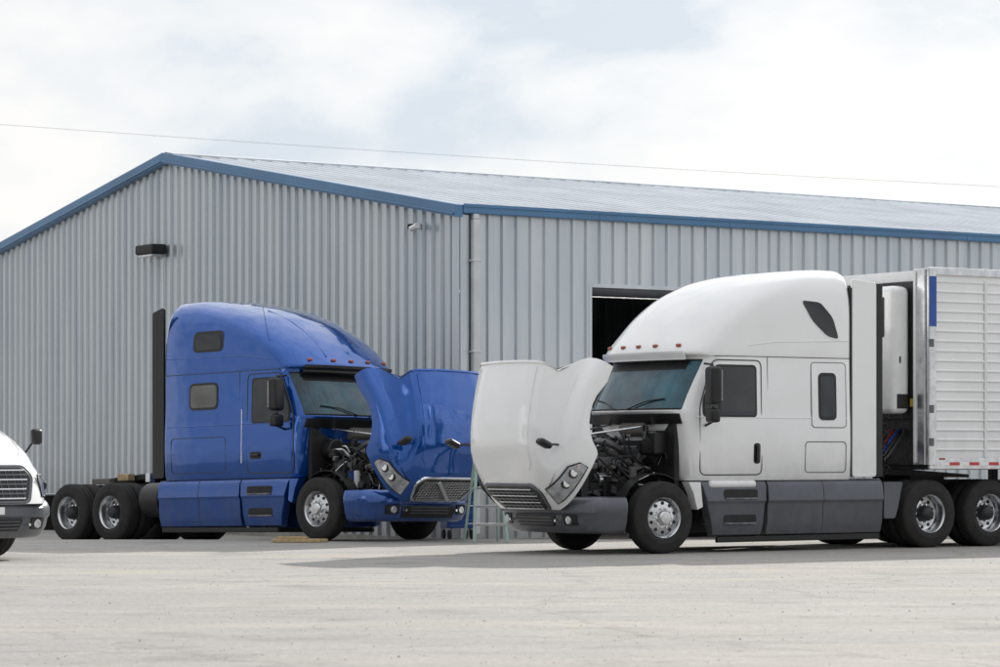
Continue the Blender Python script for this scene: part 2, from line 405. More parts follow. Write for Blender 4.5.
def engine_bay(T):
    E=empty('engine',(0,0,0),T)
    box('engine_block',E,(.15,0,1.02),(1.15,.62,.62),'greasy',.05)
    box('valve_cover',E,(.15,0,1.42),(1.0,.38,.2),'oily',.06)
    for k in range(6): box('valve_cover_rib',E,(-.25+.16*k,0,1.525),(.03,.36,.03),'oily',.008)
    box('intake_plenum',E,(.2,.32,1.3),(.8,.16,.16),'oily',.05)
    box('exhaust_manifold',E,(.1,-.34,1.25),(.7,.14,.14),'greasy',.04)
    for s in (1,-1):
        for k in range(6): cyl('runner',E,(-.2+.14*k,s*.38,1.2),.035,.2,'oily' if k%2 else 'greasy','z',12)
    cyl('turbocharger',E,(-.1,-.5,1.2),.15,.16,'oily','x')
    cyl('alternator',E,(.55,.42,1.05),.11,.2,'alu','x')
    cyl('compressor',E,(.5,-.44,1.0),.10,.2,'oily','x')
    cyl('air_filter',E,(-.28,-.62,1.5),.17,.36,'black','x',28,.03)
    box('filter_box',E,(-.22,.66,1.58),(.26,.34,.36),'black',.05)
    cyl('fuel_filter',E,(.1,.55,1.1),.06,.28,'seat'); cyl('oil_filter',E,(.3,-.55,1.0),.06,.28,'white'); cyl('oil_filter',E,(.15,-.55,1.0),.06,.28,'bluehose')
    box('radiator',E,(.95,0,1.15),(.10,1.1,.95),'greasy',.01)
    for k in range(9): box('radiator_fin',E,(1.005,0,.75+.1*k),(.012,1.05,.012),'oily',.002)
    box('fan_shroud',E,(.84,0,1.12),(.12,1.0,.85),'black',.05)
    cyl('fan_hub',E,(.76,0,1.1),.12,.06,'oily','x')
    for k in range(8):
        a=k*math.pi/4; box('fan_blade',E,(.75,.24*math.cos(a),1.1+.24*math.sin(a)),(.02,.30,.09),'black',.004,rot=(math.degrees(a),0,0))
    box('radiator_top_tank',E,(.95,0,1.66),(.14,1.1,.09),'alu',.03)
    cyl('coolant_tank',E,(-.28,.1,1.78),.11,.6,'seat','y',20,.03)
    box('firewall',E,(-.36,0,1.4),(.08,2.0,1.0),'dark',.01)
    for s in (1,-1):
        tube('charge_pipe',E,[(.9,s*.5,1.6),(.6,s*.56,1.62),(.3,s*.5,1.5),(.1,s*.38,1.4)],.05,'oily',smoothc=True)
        tube('lower_pipe',E,[(.9,s*.46,.85),(.5,s*.5,.9),(.2,s*.45,1.0)],.04,'black',smoothc=True)
        tube('radiator_stay',E,[(.92,s*.35,1.68),(-.33,s*.55,1.85)],.014,'alu')
        box('strut_tower',E,(.35,s*.5,.95),(.5,.08,.3),'dark',.02)
        cyl('air_bag',E,(.0,s*.5,.72),.11,.22,'rubber')
        v=[];f=[]
        for i in range(13):
            a=math.pi*(.02+.96*i/12); v+=[(.64*math.cos(a),s*.78,.51+.64*math.sin(a)),(.64*math.cos(a),s*1.0,.51+.64*math.sin(a))]
        for i in range(12): f.append((i*2,i*2+1,i*2+3,i*2+2))
        o=obj('wheel_liner',v,f,'black',E,sm=60); o.modifiers.new('s','SOLIDIFY').thickness=.012
    rnd=random.Random(7)
    for k in range(64):
        s=rnd.choice((1,-1)); p0=Vector((rnd.uniform(-.3,.8),s*rnd.uniform(.3,.8),rnd.uniform(.9,1.7)))
        pts=[p0]
        for q in range(3): pts.append(pts[-1]+Vector((rnd.uniform(-.3,.25),rnd.uniform(-.15,.15),rnd.uniform(-.25,.2))))
        tube('hose',E,[tuple((max(-.3,min(.95,p.x)),p.y,p.z)) for p in pts],rnd.uniform(.006,.024),rnd.choice(['black','black','rubber','oily','black','oily','greasy','seat','rubber','alu']),smoothc=True)
    for k in range(44):
        s=rnd.choice((1,-1))
        box('engine_bracket',E,(rnd.uniform(-.28,.85),s*rnd.uniform(.3,.78),rnd.uniform(.85,1.7)),(rnd.uniform(.03,.14),rnd.uniform(.03,.10),rnd.uniform(.03,.14)),rnd.choice(['greasy','oily','black','seat','greasy','oily']),.01,rot=(rnd.uniform(-20,20),rnd.uniform(-20,20),0))
    return E
# ------------------------------------------------------------------ tractor
def tractor(name,org,f,style,hood_ang,drive=(4.98,6.2),steer=0):
    T=bpy.data.objects.new(name,None); scene.collection.objects.link(T)
    f=Vector((f[0],f[1],0)).normalized(); l=Vector((-f.y,f.x,0)); o=Vector((org[0],org[1],0))
    la=(drive[0]+drive[1])/2
    P=lambda a,b:(lambda q:Vector((q.x,q.y,g(q.y))))(o+f*a+l*b)
    F=(P(0,1.05)+P(0,-1.05))/2; B=(P(-la,1.05)+P(-la,-1.05))/2
    fx=(F-B).normalized(); ly=((P(0,1.05)+P(-la,1.05))-(P(0,-1.05)+P(-la,-1.05))).normalized(); nz=fx.cross(ly).normalized(); ly=nz.cross(fx)
    T.matrix_world=Matrix(((fx.x,ly.x,nz.x,F.x),(fx.y,ly.y,nz.y,F.y),(fx.z,ly.z,nz.z,F.z),(0,0,0,1)))
    W=style=='white'; paint='white' if W else 'blue'
    xb=-3.44 if W else -3.80
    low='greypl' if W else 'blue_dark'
    lowsl=[(1.04,-.42,.25,1.17,3.2),(1.10,-.38,.26,1.20,3.2),(1.5,-.34,.28,1.215,3.2),(1.85,-.28,.35,1.21,3.2),(1.98,-.16,.5,1.205,3.0),(2.04,-.10,.56,1.20,2.8),
           (2.06,-.11,.56,1.20,2.8),(2.25,-.20,.56,1.195,2.8),(2.5,-.34,.56,1.19,2.8),(2.77,-.50,.56,1.185,2.8),(2.80,-.50,.56,1.185,2.8),(2.84,-.50,.56,1.185,2.8)]
    cab=Shell('cab_body',T,lowsl,xb,[paint,'wind'],glass=(2.05,2.78,4))
    if W:
        rs=[(2.84,-.40,.56,1.186,2.9),(2.88,-.36,.56,1.188,2.9),(3.0,-.42,.6,1.19,2.8),(3.2,-.58,.68,1.19,2.7),(3.45,-.80,.78,1.19,2.6),(3.7,-1.10,.9,1.175,2.5),(3.88,-1.42,1.0,1.14,2.4),(4.01,-1.75,1.05,1.08,2.3),(4.10,-2.2,.95,.97,2.2),(4.15,-2.65,.6,.84,2.2),(4.17,-2.9,.3,.7,2.2)]
    else:
        rs=[(2.84,-.40,.56,1.186,2.9),(2.88,-.34,.56,1.188,2.9),(3.0,-.42,.62,1.19,2.8),(3.2,-.60,.7,1.185,2.7),(3.42,-.85,.85,1.17,2.5),(3.62,-1.15,1.0,1.14,2.3),(3.80,-1.5,1.15,1.09,2.2),(3.95,-1.95,1.2,1.01,2.1),(4.05,-2.4,1.0,.9,2.1),(4.11,-2.8,.6,.78,2.1),(4.125,-3.0,.3,.66,2.1)]
    rs=catmull(rs,3); roof=Shell('roof_fairing',T,rs,xb,[paint],rr=.06,sm=50)
    tube('windshield_seal',T,[(cab.fx(y,2.07)+.004,y,2.07) for y in [a*.1 for a in range(-11,12)]],.014,'black')
    tube('windshield_top_seal',T,[(cab.fx(y,2.775)+.004,y,2.775) for y in [a*.1 for a in range(-11,12)]],.014,'black')
    for s in (1,-1):
        tube('wiper_arm',T,[(cab.fx(s*.15,2.07)+.03,s*.15,2.07),(cab.fx(s*.5,2.18)+.03,s*.5,2.18),(cab.fx(s*.85,2.22)+.025,s*.85,2.22)],.010,'black')
    front_patch('cowl',T,cab,-1.1,1.1,1.86,2.0,'black',.015,18,3)
    for y in (-.85,-.4,0,.4,.85):
        z=2.99; box('marker_lamp',T,(roof.fx(y,z)+.01,y,z),(.05,.09,.05),'amber',.016)
    front_patch('sun_visor',T,roof,-1.0,1.0,2.78,2.90,'black' if not W else paint,.04,20,3,th=.03)
    front_patch('windshield_shade_band',T,cab,-.95,.95,2.64,2.765,'black',.003,18,2,th=.004)
    if not W:
        tube('roof_rib',T,[(roof.fx(.5,z)+.004,.5,z) for z in (3.05,3.3,3.55,3.75,3.9)],.012,paint,smoothc=True); tube('roof_rib',T,[(roof.fx(-.5,z)+.004,-.5,z) for z in (3.05,3.3,3.55,3.75,3.9)],.012,paint,smoothc=True)
        tube('antenna',T,[(-1.2,-1.12,3.3),(-1.22,-1.25,3.9)],.004,'black')
    for s in (1,-1):
        d=rpoly([(-.62,1.12),(-1.74,1.12),(-1.74,2.78),(-.86,2.78),(-.62,2.1)],.10) if W else rpoly([(-.52,1.12),(-1.66,1.12),(-1.66,2.78),(-.84,2.78),(-.54,2.1)],.10)
        side_line('door_seam',T,cab,d,s,.009)
        x0,x1=(-.70,-1.62) if W else (-.64,-1.52)
        win=rpoly([(x0,1.98),(x1,1.98),(x1,2.68),(x0-.22,2.68),(x0,2.2)],.07)
        cx=sum(p[0] for p in win)/len(win);cz=sum(p[1] for p in win)/len(win)
        side_patch('door_window_gasket',T,cab,[((x-cx)*1.07+cx,(z-cz)*1.09+cz) for x,z in win],s,.006,'black')
        side_patch('door_window',T,cab,win,s,.010,'glass')
        side_patch('window_divider',T,cab,rect(x0-.26,x0-.29,1.99,2.67),s,.014,'black')
        hx=x1-.03
        side_patch('handle_recess',T,cab,rpoly(rect(hx-.06,hx+.06,1.28,1.58),.05) if W else rpoly(rect(hx-.03,hx+.24,1.36,1.48),.04),s,.004,'black')
        box('door_handle',T,(hx,s*(cab.w(1.45)+.025),1.43) if W else (hx+.1,s*(cab.w(1.45)+.025),1.42),(.05,.03,.24) if W else (.2,.03,.04),'black',.012)
        if not W: side_line('grab_handle',T,cab,[(-1.80,1.3),(-1.80,2.2)],s,.012,'alu',False)
        tube('belt_crease',T,[(-.55,s*(cab.w(1.95)-.002),1.95),(xb+.1,s*(cab.w(1.95)-.002),1.95)],.009,paint)
        side_line('roof_seam',T,cab,[(-.9,2.838),(xb+.02,2.838)],s,.006,'seam',False)
        side_line('sleeper_seam',T,cab,[(-1.86,1.08),(-1.86,2.83)],s,.006,'seam',False)
        if W:
            side_patch('sleeper_panel',T,cab,rpoly(rect(-3.32,-2.68,1.82,2.76),.07),s,.006,paint)
            side_line('sleeper_panel_seam',T,cab,rpoly(rect(-3.33,-2.67,1.81,2.77),.07),s,.005)
            side_patch('sleeper_window_gasket',T,cab,rpoly(rect(-3.14,-2.80,1.92,2.62),.09),s,.014,'black')
            side_patch('sleeper_window',T,cab,rpoly(rect(-3.10,-2.84,1.97,2.57),.06),s,.018,'glass')
            side_line('locker_seam',T,cab,rpoly(rect(-3.32,-2.55,1.15,1.60),.06),s,.006)
            up=rpoly([(-2.50,3.68),(-2.85,3.66),(-3.08,3.44),(-3.20,3.12),(-2.98,3.16),(-2.70,3.38)],.07)
            side_patch('upper_window_gasket',T,roof,[((x+2.85)*1.1-2.85,(z-3.42)*1.1+3.42) for x,z in up],s,.004,'white')
            side_patch('upper_window',T,roof,up,s,.008,'glass')
            tube('roof_side_crease',T,[(-1.5,s*roof.w(3.0),3.0),(-2.0,s*roof.w(3.06),3.06),(xb+.05,s*roof.w(3.1),3.1)],.008,paint)
        else:
            side_patch('sleeper_window_gasket',T,cab,rpoly(rect(-3.14,-2.40,2.22,2.68),.12),s,.006,'black')
            side_patch('sleeper_window',T,cab,rpoly(rect(-3.10,-2.44,2.26,2.64),.09),s,.010,'bronze')
            side_patch('upper_window_gasket',T,roof,rpoly(rect(-3.05,-2.28,3.20,3.56),.12),s,.006,'black')
            side_patch('upper_window',T,roof,rpoly([(-3.01,3.24),(-2.32,3.24),(-2.36,3.50),(-3.01,3.52)],.09),s,.010,'glass')
            side_line('locker_seam',T,cab,rpoly(rect(-3.6,-2.2,1.15,1.75),.08),s,.006)
            tube('roof_side_crease',T,[(-1.0,s*roof.w(3.0),3.0),(-1.8,s*roof.w(3.10),3.10),(xb+.05,s*roof.w(3.12),3.12)],.008,paint)
        if W:
            prism('side_extender',T,rpoly([(-3.47,1.08),(-3.93,1.08),(-3.93,3.98),(-3.47,4.03)],.05),s*1.135,s*1.19,'white')
            prism('extender_rubber',T,rect(-4.06,-3.935,1.08,3.97),s*1.15,s*1.18,'black')
            prism('extender_gap',T,rect(-3.48,-3.43,1.08,3.9),s*1.10,s*1.17,'black')
        else:
            prism('side_extender',T,rpoly([(-3.83,1.08),(-4.13,1.08),(-4.13,3.95),(-3.83,4.03)],.05),s*1.13,s*1.18,'black')
        tube('mirror_arm',T,[(-.72,s*1.18,2.72),(-.66,s*1.45,2.70),(-.66,s*1.47,2.62)],.017,'black')
        tube('mirror_arm_low',T,[(-.72,s*1.2,1.83),(-.66,s*1.45,1.88),(-.66,s*1.47,2.1)],.02,'black')
        box('mirror_head',T,(-.66,s*1.47,2.40),(.17,.28,.54),'black',.05,rot=(0,0,s*-12))
        box('mirror_spot',T,(-.66,s*1.46,1.97),(.14,.26,.20),'black',.04,rot=(0,0,s*-12))
        box('mirror_glass',T,(-.75,s*1.485,2.40),(.012,.21,.44),'chrome',.02,rot=(0,0,s*-12))
        # lower fairings, shaped in section: bevelled top, belly crease, tucked-in sill
        xe=-4.05 if W else -3.95
        sec=[(1.02,1.03),(1.155,1.03),(1.20,.95),(1.222,.74),(1.195,.69),(1.185,.42),(1.14,.25),(1.02,.22)]
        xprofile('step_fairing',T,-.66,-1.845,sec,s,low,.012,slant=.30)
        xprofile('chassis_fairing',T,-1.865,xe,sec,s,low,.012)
        for z,yy in ((.40,1.188),(.76,1.222)):
            prism('step_recess_%d'%int(z*100),T,rpoly(rect(-1.05,-1.66,z,z+.15),.05),s*1.10,s*(yy+.002),'dark')
            box('step_tread_%d'%int(z*100),T,(-1.355,s*(yy-.02),z+.015),(.58,.07,.03),'oily',.008)
        if W: box('step_cap',T,(-1.22,s*1.16,.985),(.85,.12,.11),'white',.04)
        for xx in (-2.9,): tube('fairing_seam',T,[(xx,s*1.14,.26),(xx,s*1.187,.42),(xx,s*1.197,.69),(xx,s*1.224,.74),(xx,s*1.202,.95),(xx,s*1.157,1.03)],.004,'seam')
        prism('fairing_lower_lip',T,rpoly([(-1.0,.22),(xe,.24),(xe,.15),(-1.0,.14)],.02),s*1.06,s*1.12,'black')
        if hood_ang>5: prism('arch_quarter',T,[(-.44,1.02),(-.66,1.02),(-.70,.66),(-.60,.62),(-.53,.86)],s*1.0,s*1.175,paint)
        if W: prism('rear_fairing',T,rpoly([(-4.08,1.0),(-4.45,1.0),(-4.36,.62),(-4.30,.45),(-4.08,.45)],.04),s*1.04,s*1.19,low)
        else:
            cyl('fuel_tank_end',T,(-4.25,s*.9,.72),.30,.5,'black','x',28,.03)
        prism('fairing_trim',T,rect(-.66,xe,1.032,1.045),s*1.0,s*1.14,'black',0)
        box('frame_rail',T,(-3.2,s*.43,.88),(8.6,.08,.27),'dark',.01)
        box('mud_flap',T,(-drive[1]-.75,s*.93,.52),(.02,.6,.62),'rubber',.005)
        tube('mud_flap_hanger',T,[(-drive[1]-.73,s*.43,.85),(-drive[1]-.73,s*1.2,.85)],.02,'chrome')
        for dx in drive:
            wheel(T,-dx,s*1.08,s,'drive')
            cyl('drive_air_bag',T,(-dx-.35,s*.43,.62),.12,.25,'rubber')
        wheel(T,0,s*1.06,s,'steer',steer=steer)
        box('tail_lamp',T,(-drive[1]-.85,s*.5,.8),(.04,.3,.12),'red',.01)
    for dx in drive:
        cyl('drive_axle',T,(-dx,0,.515),.09,1.9,'dark','y')
        cyl('differential',T,(-dx,0,.53),.24,.3,'dark','x',24,.08)
    cyl('front_axle',T,(0,0,.42),.06,2.0,'dark','y')
    for xx in (-2.2,-3.6,-4.4,-6.9): box('cross_member',T,(xx,0,.88),(.1,.8,.2),'dark',.01)
    cyl('drive_shaft',T,(-2.8,0,.72),.06,3.6,'dark','x')
    box('deck_plate',T,(-4.35,0,1.03),(.6,.86,.03),'alu',.005)
    prism('fifth_wheel',T,rpoly([(-drive[0]+.35,1.22),(-drive[1]-.25,1.10),(-drive[1]-.25,1.05),(-drive[0]+.35,1.10)],.02),-.45,.45,'greasy')
    box('fifth_wheel_bracket',T,(-(drive[0]+drive[1])/2,0,1.05),(.7,.9,.08),'dark',.01)
    if not W:
        box('deck_light_box',T,(-5.6,-.55,1.14),(.3,.15,.12),'wood',.01); box('deck_bracket',T,(-5.0,-.5,1.12),(.12,.12,.16),'alu',.01); box('deck_bracket',T,(-6.3,-.5,1.08),(.5,.12,.10),'seat',.01)
    cyl('exhaust_can',T,(-2.6,-.75,.6),.25,.9,'oily','x')
    box('battery_box',T,(-4.25,-.62,.75),(.5,.4,.45),'black',.03); box('battery_box_far',T,(-4.35,.62,.75),(.45,.4,.45),'black',.03)
    for i,mm in enumerate(('redhose','bluehose','black')):
        tube('deck_hose',T,[(-3.85,.1*i-.1,2.0),(-4.3,.1*i-.05,1.3),(-4.9,.1*i,1.18),(-5.3,.15*i,1.3)],.018,mm,smoothc=True)
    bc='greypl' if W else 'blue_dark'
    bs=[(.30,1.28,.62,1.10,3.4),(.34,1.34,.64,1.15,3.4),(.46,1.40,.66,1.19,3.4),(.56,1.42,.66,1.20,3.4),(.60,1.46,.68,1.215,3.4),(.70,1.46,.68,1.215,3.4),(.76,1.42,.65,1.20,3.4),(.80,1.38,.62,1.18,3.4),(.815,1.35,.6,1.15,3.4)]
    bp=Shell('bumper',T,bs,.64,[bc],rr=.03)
    front_patch('bumper_intake',T,bp,-.5,.5,.40,.55,'black',.006,12,4,.12)
    for k in range(3): front_patch('bumper_slat_%d'%k,T,bp,-.44,.44,.43+.045*k,.442+.045*k,'greypl',.02,10,1)
    for s in (1,-1):
        a,b=(.66,.92) if s>0 else (-.92,-.66)
        front_patch('fog_recess',T,bp,a,b,.42,.56,'black',.006,6,3,.1)
        cyl('fog_lamp',T,(bp.fx(.78,.50)+.01,s*.78,.49),.06,.04,'headl','x',20,.008)
        tube('tow_hook',T,[(1.35,s*.58,.48),(1.47,s*.58,.48)],.02,'chrome')
    box('plate',T,(bp.fx(0,.66)+.012,0,.67),(.01,.30,.10),'white',.003)
    if not W: front_patch('bumper_centre',T,bp,-.62,.62,.36,.54,'black',.004,14,4,.06)
    hood(T,'whood' if W else 'bhood',hood_ang,style)
    if hood_ang>5: engine_bay(T)
    return T
white=tractor('semi_truck',(1.69,41.87),(-.8387,-.5446),'white',65,(4.98,6.2))
blue=tractor('semi_truck.001',(-2.178,47.69),(.7314,-.682),'blue',65,(5.25,6.42))
third=tractor('semi_truck.002',(-7.76,38.9),(.75,-.66),'white',0,(4.98,6.2))
# ------------------------------------------------------------------ trailer
Tm=empty('semi_trailer'); Tm.matrix_world=white.matrix_world.copy()
x0,x1=-4.87,-19.2
box('trailer_core',Tm,((x0+x1)/2,0,2.74),(x0-x1-.02,2.55,2.94),'trailer',.01)
for s in (1,-1):
    v=[];f=[];zz=1.36;prof=[]
    while zz<4.09:
        prof+=[(1.283,zz),(1.283,zz+.100),(1.302,zz+.118),(1.302,zz+.130),(1.283,zz+.148)]; zz+=.15
    for y,z in prof: v+=[(x0-.10,s*y,z),(x1+.1,s*y,z)]
    for i in range(len(prof)-1): f.append((2*i,2*i+1,2*i+3,2*i+2))
    obj('side_skin',v,f,'trailer',Tm)
    for k in range(12):
        xx=x0-1.15-1.2*k
        box('side_post',Tm,(xx,s*1.300,2.72),(.05,.012,2.7),'trailer',.003)
    box('top_rail',Tm,((x0+x1)/2,s*1.29,4.19),(x0-x1,.05,.12),'alu',.01)
    box('bottom_rail',Tm,((x0+x1)/2,s*1.29,1.27),(x0-x1,.05,.17),'alu',.01)
    box('corner_post',Tm,(x0-.06,s*1.285,2.74),(.16,.07,3.0),'alu',.02)
    box('front_post',Tm,(x0+.02,s*1.12,2.74),(.05,.26,2.98),'alu',.015)
    box('front_edge_strip',Tm,(x0+.055,s*1.04,2.74),(.03,.05,2.9),'trailer',.008)
    box('corner_decal',Tm,(x0-.06,s*1.323,3.73),(.14,.006,.76),'decal',.002)
    for z in (1.6,2.1,3.1): box('corner_bracket',Tm,(x0-.03,s*1.325,z),(.09,.02,.12),'greypl',.006)
    for k in range(34):
        box('reflector_tape',Tm,(x0-.3-.2*k,s*1.318,1.27),(.19,.005,.05),'red' if k%2 else 'white',.001)
    for k in range(8): box('side_marker',Tm,(x0-.25-1.9*k,s*1.322,1.345),(.1,.02,.03),'amber',.004)
    for xx in (-16.4,-17.65): wheel(Tm,xx,s*1.08,s,'drive')
    box('landing_leg',Tm,(-8.2,s*.9,.72),(.12,.12,.95),'dark',.01); box('landing_foot',Tm,(-8.2,s*.9,.21),(.25,.25,.03),'dark',.005)
box('trailer_floor',Tm,((x0+x1)/2,0,1.24),(x0-x1,2.45,.12),'dark',.01)
for xx in (-16.4,-17.65): cyl('trailer_axle',Tm,(xx,0,.515),.07,2,'dark','y')
box('bogie',Tm,(-17,0,.9),(2.6,1.0,.35),'dark',.02)
box('front_lower_plate',Tm,(x0+.012,0,1.6),(.02,2.0,.7),'greasy',.005)
box('reefer_unit',Tm,(x0+.22,0,3.0),(.38,1.85,1.95),'white',.10)
box('reefer_backing',Tm,(x0+.02,0,3.0),(.03,1.98,2.1),'black',.01)
box('reefer_grille',Tm,(x0+.42,0,3.5),(.02,1.5,.6),'black',.02)
for s in (1,-1):
    box('reefer_side_vent',Tm,(x0+.2,s*.928,2.22),(.22,.01,.22),'black',.004)
    box('reefer_latch',Tm,(x0+.25,s*.930,2.85),(.03,.01,.10),'black',.004)
tube('reefer_fuel_line',Tm,[(x0+.1,.8,2.05),(x0+.12,.85,1.6),(x0+.05,.9,1.25)],.015,'black',smoothc=True)
box('front_warning_label',Tm,(x0+.05,.98,2.2),(.012,.10,.12),'yellow',.003)
for yy,mm in ((.5,'redhose'),(.6,'bluehose'),(.7,'black'),(.8,'black')):
    tube('air_line',Tm,[(-3.55,yy,2.0),(-3.9,yy+.1,1.35),(-4.2,yy+.2,1.25),(-4.6,yy+.1,1.6),(x0,yy,1.8)],.02,mm,smoothc=True)
for q in range(2):
    pts=[(-4.2-.3*q+.05*math.sin(k*.1),.95-.2*q+.07*math.cos(k*.7),1.95-.012*k+.07*math.sin(k*.7)) for k in range(70)]
    tube('coiled_cable',Tm,pts,.013,'black' if q==0 else 'greasy',smoothc=True)
# ------------------------------------------------------------------ building
Bd=empty('metal_warehouse'); Bc=Vector((-.70,50.5,0)); gd=Vector((-.558,.830,0)).normalized(); rd=Vector((.830,.558,0)).normalized()
rn=Vector((.558,-.830,0)).normalized(); gn=Vector((-.830,-.558,0)).normalized()
HE=5.74;GP=22.0;RIDGE=11.0;HR=7.58;LEN=38
def roofz(t): return HE+(HR-HE)*(1-abs(t-RIDGE)/RIDGE)
def ribs(L0,L1,pitch=.305,d=.045):
    pts=[];u=L0
    pat=[(0,0),(.19,0),(.215,d),(.262,d),(.287,0)]
    while u<L1:
        for a,dd in pat:
            if u+a*pitch/.305<L1: pts.append((u+a*pitch/.305,dd))
        u+=pitch
    pts.append((L1,0)); return pts
def wall(name,base,d,nrm,L0,L1,z0,ztop,splits=()):
    pts=ribs(L0,L1); v=[];f=[]
    if splits:
        for sp in splits: pts.append((sp,0))
        pts=sorted(pts)
    for u,dd in pts:
        p=base+d*u+nrm*dd; zt=ztop(u) if callable(ztop) else ztop
        v+=[(p.x,p.y,z0),(p.x,p.y,zt)]
    for i in range(len(pts)-1): f.append((2*i,2*i+2,2*i+3,2*i+1))
    return obj(name,v,f,'wall',Bd,recalc=False)
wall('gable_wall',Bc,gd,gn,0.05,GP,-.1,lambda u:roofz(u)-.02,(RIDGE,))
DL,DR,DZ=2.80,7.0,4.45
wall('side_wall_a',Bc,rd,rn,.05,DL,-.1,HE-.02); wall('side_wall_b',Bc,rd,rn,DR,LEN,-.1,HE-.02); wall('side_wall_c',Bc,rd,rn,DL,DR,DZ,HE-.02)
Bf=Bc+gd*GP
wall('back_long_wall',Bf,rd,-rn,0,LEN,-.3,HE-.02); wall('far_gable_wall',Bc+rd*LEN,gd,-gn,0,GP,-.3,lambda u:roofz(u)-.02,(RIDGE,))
def obox(name,base,d,nrm,u0,u1,n0,n1,z0,z1,m,bv=.005):
    v=[]
    for z in (z0,z1):
        for u,n in ((u0,n0),(u1,n0),(u1,n1),(u0,n1)):
            p=base+d*u+nrm*n; v.append((p.x,p.y,z))
    o=obj(name,v,[(0,3,2,1),(4,5,6,7),(0,1,5,4),(1,2,6,5),(2,3,7,6),(3,0,4,7)],m,Bd)
    if bv: bevel(o,bv)
    return o
obox('base_gable',Bc,gd,gn,-.02,GP,-.05,.06,-.5,-.08,'conc'); obox('base_side',Bc,rd,rn,0,DL,-.05,.06,-.5,-.08,'conc'); obox('base_side_b',Bc,rd,rn,DR,LEN,-.05,.06,-.5,-.08,'conc')
obox('door_jamb_l',Bc,rd,rn,DL-.05,DL+.02,-.1,.052,-.08,DZ+.05,'wall'); obox('door_jamb_r',Bc,rd,rn,DR-.02,DR+.05,-.1,.052,-.08,DZ+.05,'wall'); obox('door_head',Bc,rd,rn,DL+.02,DR-.02,-.1,.052,DZ-.02,DZ+.05,'wall')
obox('rolled_door',Bc,rd,rn,DL+.05,DR-.05,-.5,-.2,DZ-.15,DZ+.15,'greypl',.1)
for k in range(5):
    obox('interior_column',Bc,rd,rn,1.5+k*7.2,1.7+k*7.2,-.6,-.2,-.2,HE-.4,'greypl')
for k in range(3): obox('roof_purlin',Bc,rd,rn,.2,LEN-.2,-2-2.2*k,-1.9-2.2*k,HE+.05+.33*k,HE+.25+.33*k,'greypl')
obox('interior_shelf',Bc,rd,rn,4,9,-8,-7.2,-.2,2.2,'seat'); obox('interior_cabinet',Bc,rd,rn,2.3,5.3,-9,-8.6,-.2,3,'seat')
def roofplane(name,t0,t1):
    v=[];f=[]; pts=ribs(-.18,LEN+.2,.42,.03)
    for u,dd in pts:
        for t in (t0,t1):
            p=Bc+gd*t+rd*u; z=HE+(HR-HE)*(1-abs(t-RIDGE)/RIDGE)+.03+dd; v.append((p.x,p.y,z))
    for i in range(len(pts)-1): f.append((2*i,2*i+2,2*i+3,2*i+1))
    return obj(name,v,f,'roof',Bd,recalc=False)
roofplane('roof_slope_right',-.15,RIDGE); roofplane('roof_slope_left',RIDGE,GP+.15)
def slanted(name,u0,u1,n0,n1,za,zb,h,m):
    v=[]
    for (u,z) in ((u0,za),(u1,zb)):
        for n in (n0,n1):
            for dz in (0,h):
                p=Bc+gd*u+gn*n; v.append((p.x,p.y,z+dz))
    o=obj(name,v,[(0,1,3,2),(4,6,7,5),(0,4,5,1),(2,3,7,6),(0,2,6,4),(1,5,7,3)],m,Bd); bevel(o,.01); return o
slanted('rake_trim_right',-.16,RIDGE,.048,.20,roofz(-.16)-.15,HR-.15,.22,'bluetrim')
slanted('rake_trim_left',RIDGE,GP+.16,.048,.20,HR-.15,roofz(GP+.16)-.15,.22,'bluetrim')
slanted('rake_return_right',-.1,RIDGE,.205,.225,roofz(-.1)-.12,HR-.12,.04,'bluetrim')
slanted('rake_return_left',RIDGE,GP+.1,.205,.225,HR-.12,roofz(GP+.1)-.12,.04,'bluetrim')
obox('eave_gutter',Bc,rd,rn,-.04,LEN,.048,.17,HE-.10,HE+.05,'bluetrim',.015)
obox('eave_gutter_lip',Bc,rd,rn,-.04,LEN,.172,.19,HE+.01,HE+.065,'bluetrim',.004)
for k in range(12): obox('gutter_joint',Bc,rd,rn,2.9+3*k,2.94+3*k,.165,.178,HE-.10,HE+.005,'bluetrim',.002)
for sgn in (-1,1):
    v=[]
    for u in (-.12,LEN):
        for (t,z) in ((0,HR+.085),(sgn*.32,HR+.085-.32*(HR-HE)/RIDGE),(sgn*.32,HR+.01-.32*(HR-HE)/RIDGE)):
            p=Bc+gd*(RIDGE+t)+rd*u; v.append((p.x,p.y,z))
    obj('ridge_cap_leaf',v,[(0,1,4,3),(1,2,5,4)],'roof',Bd,recalc=False)
obox('corner_trim_a',Bc,gd,gn,-.055,.16,.047,.068,-.08,HE-.12,'wall'); obox('corner_trim_b',Bc,rd,rn,-.04,.14,.047,.068,-.08,HE-.12,'wall')
M['spout']=mat('downspout_metal',(.62,.64,.65),.5,.1)
obox('downspout',Bc,rd,rn,.17,.31,.07,.175,0,HE-.2,'spout',.02); obox('downspout_offset',Bc,rd,rn,.18,.30,.07,.17,HE-.2,HE-.10,'spout',.02)
for z in (1.5,3.2,4.8): obox('downspout_strap',Bc,rd,rn,.14,.34,.069,.185,z,z+.03,'spout',.004)
def gpos(u,n,z): p=Bc+gd*u+gn*n; return (p.x,p.y,z)
tl=11.45; zl=1.45+(452-253)*60/2874
obox('wall_light_housing',Bc,gd,gn,tl-.40,tl+.40,.048,.40,zl-.04,zl+.16,'dark',.04)
obox('wall_light_lens',Bc,gd,gn,tl-.34,tl+.34,.08,.37,zl-.10,zl-.04,'headl',.02)
tc_=1.25; zc=1.45+(452-228)*51.5/2874
obox('camera_mount',Bc,gd,gn,tc_-.06,tc_+.06,.048,.14,zc-.03,zc+.08,'white',.02)
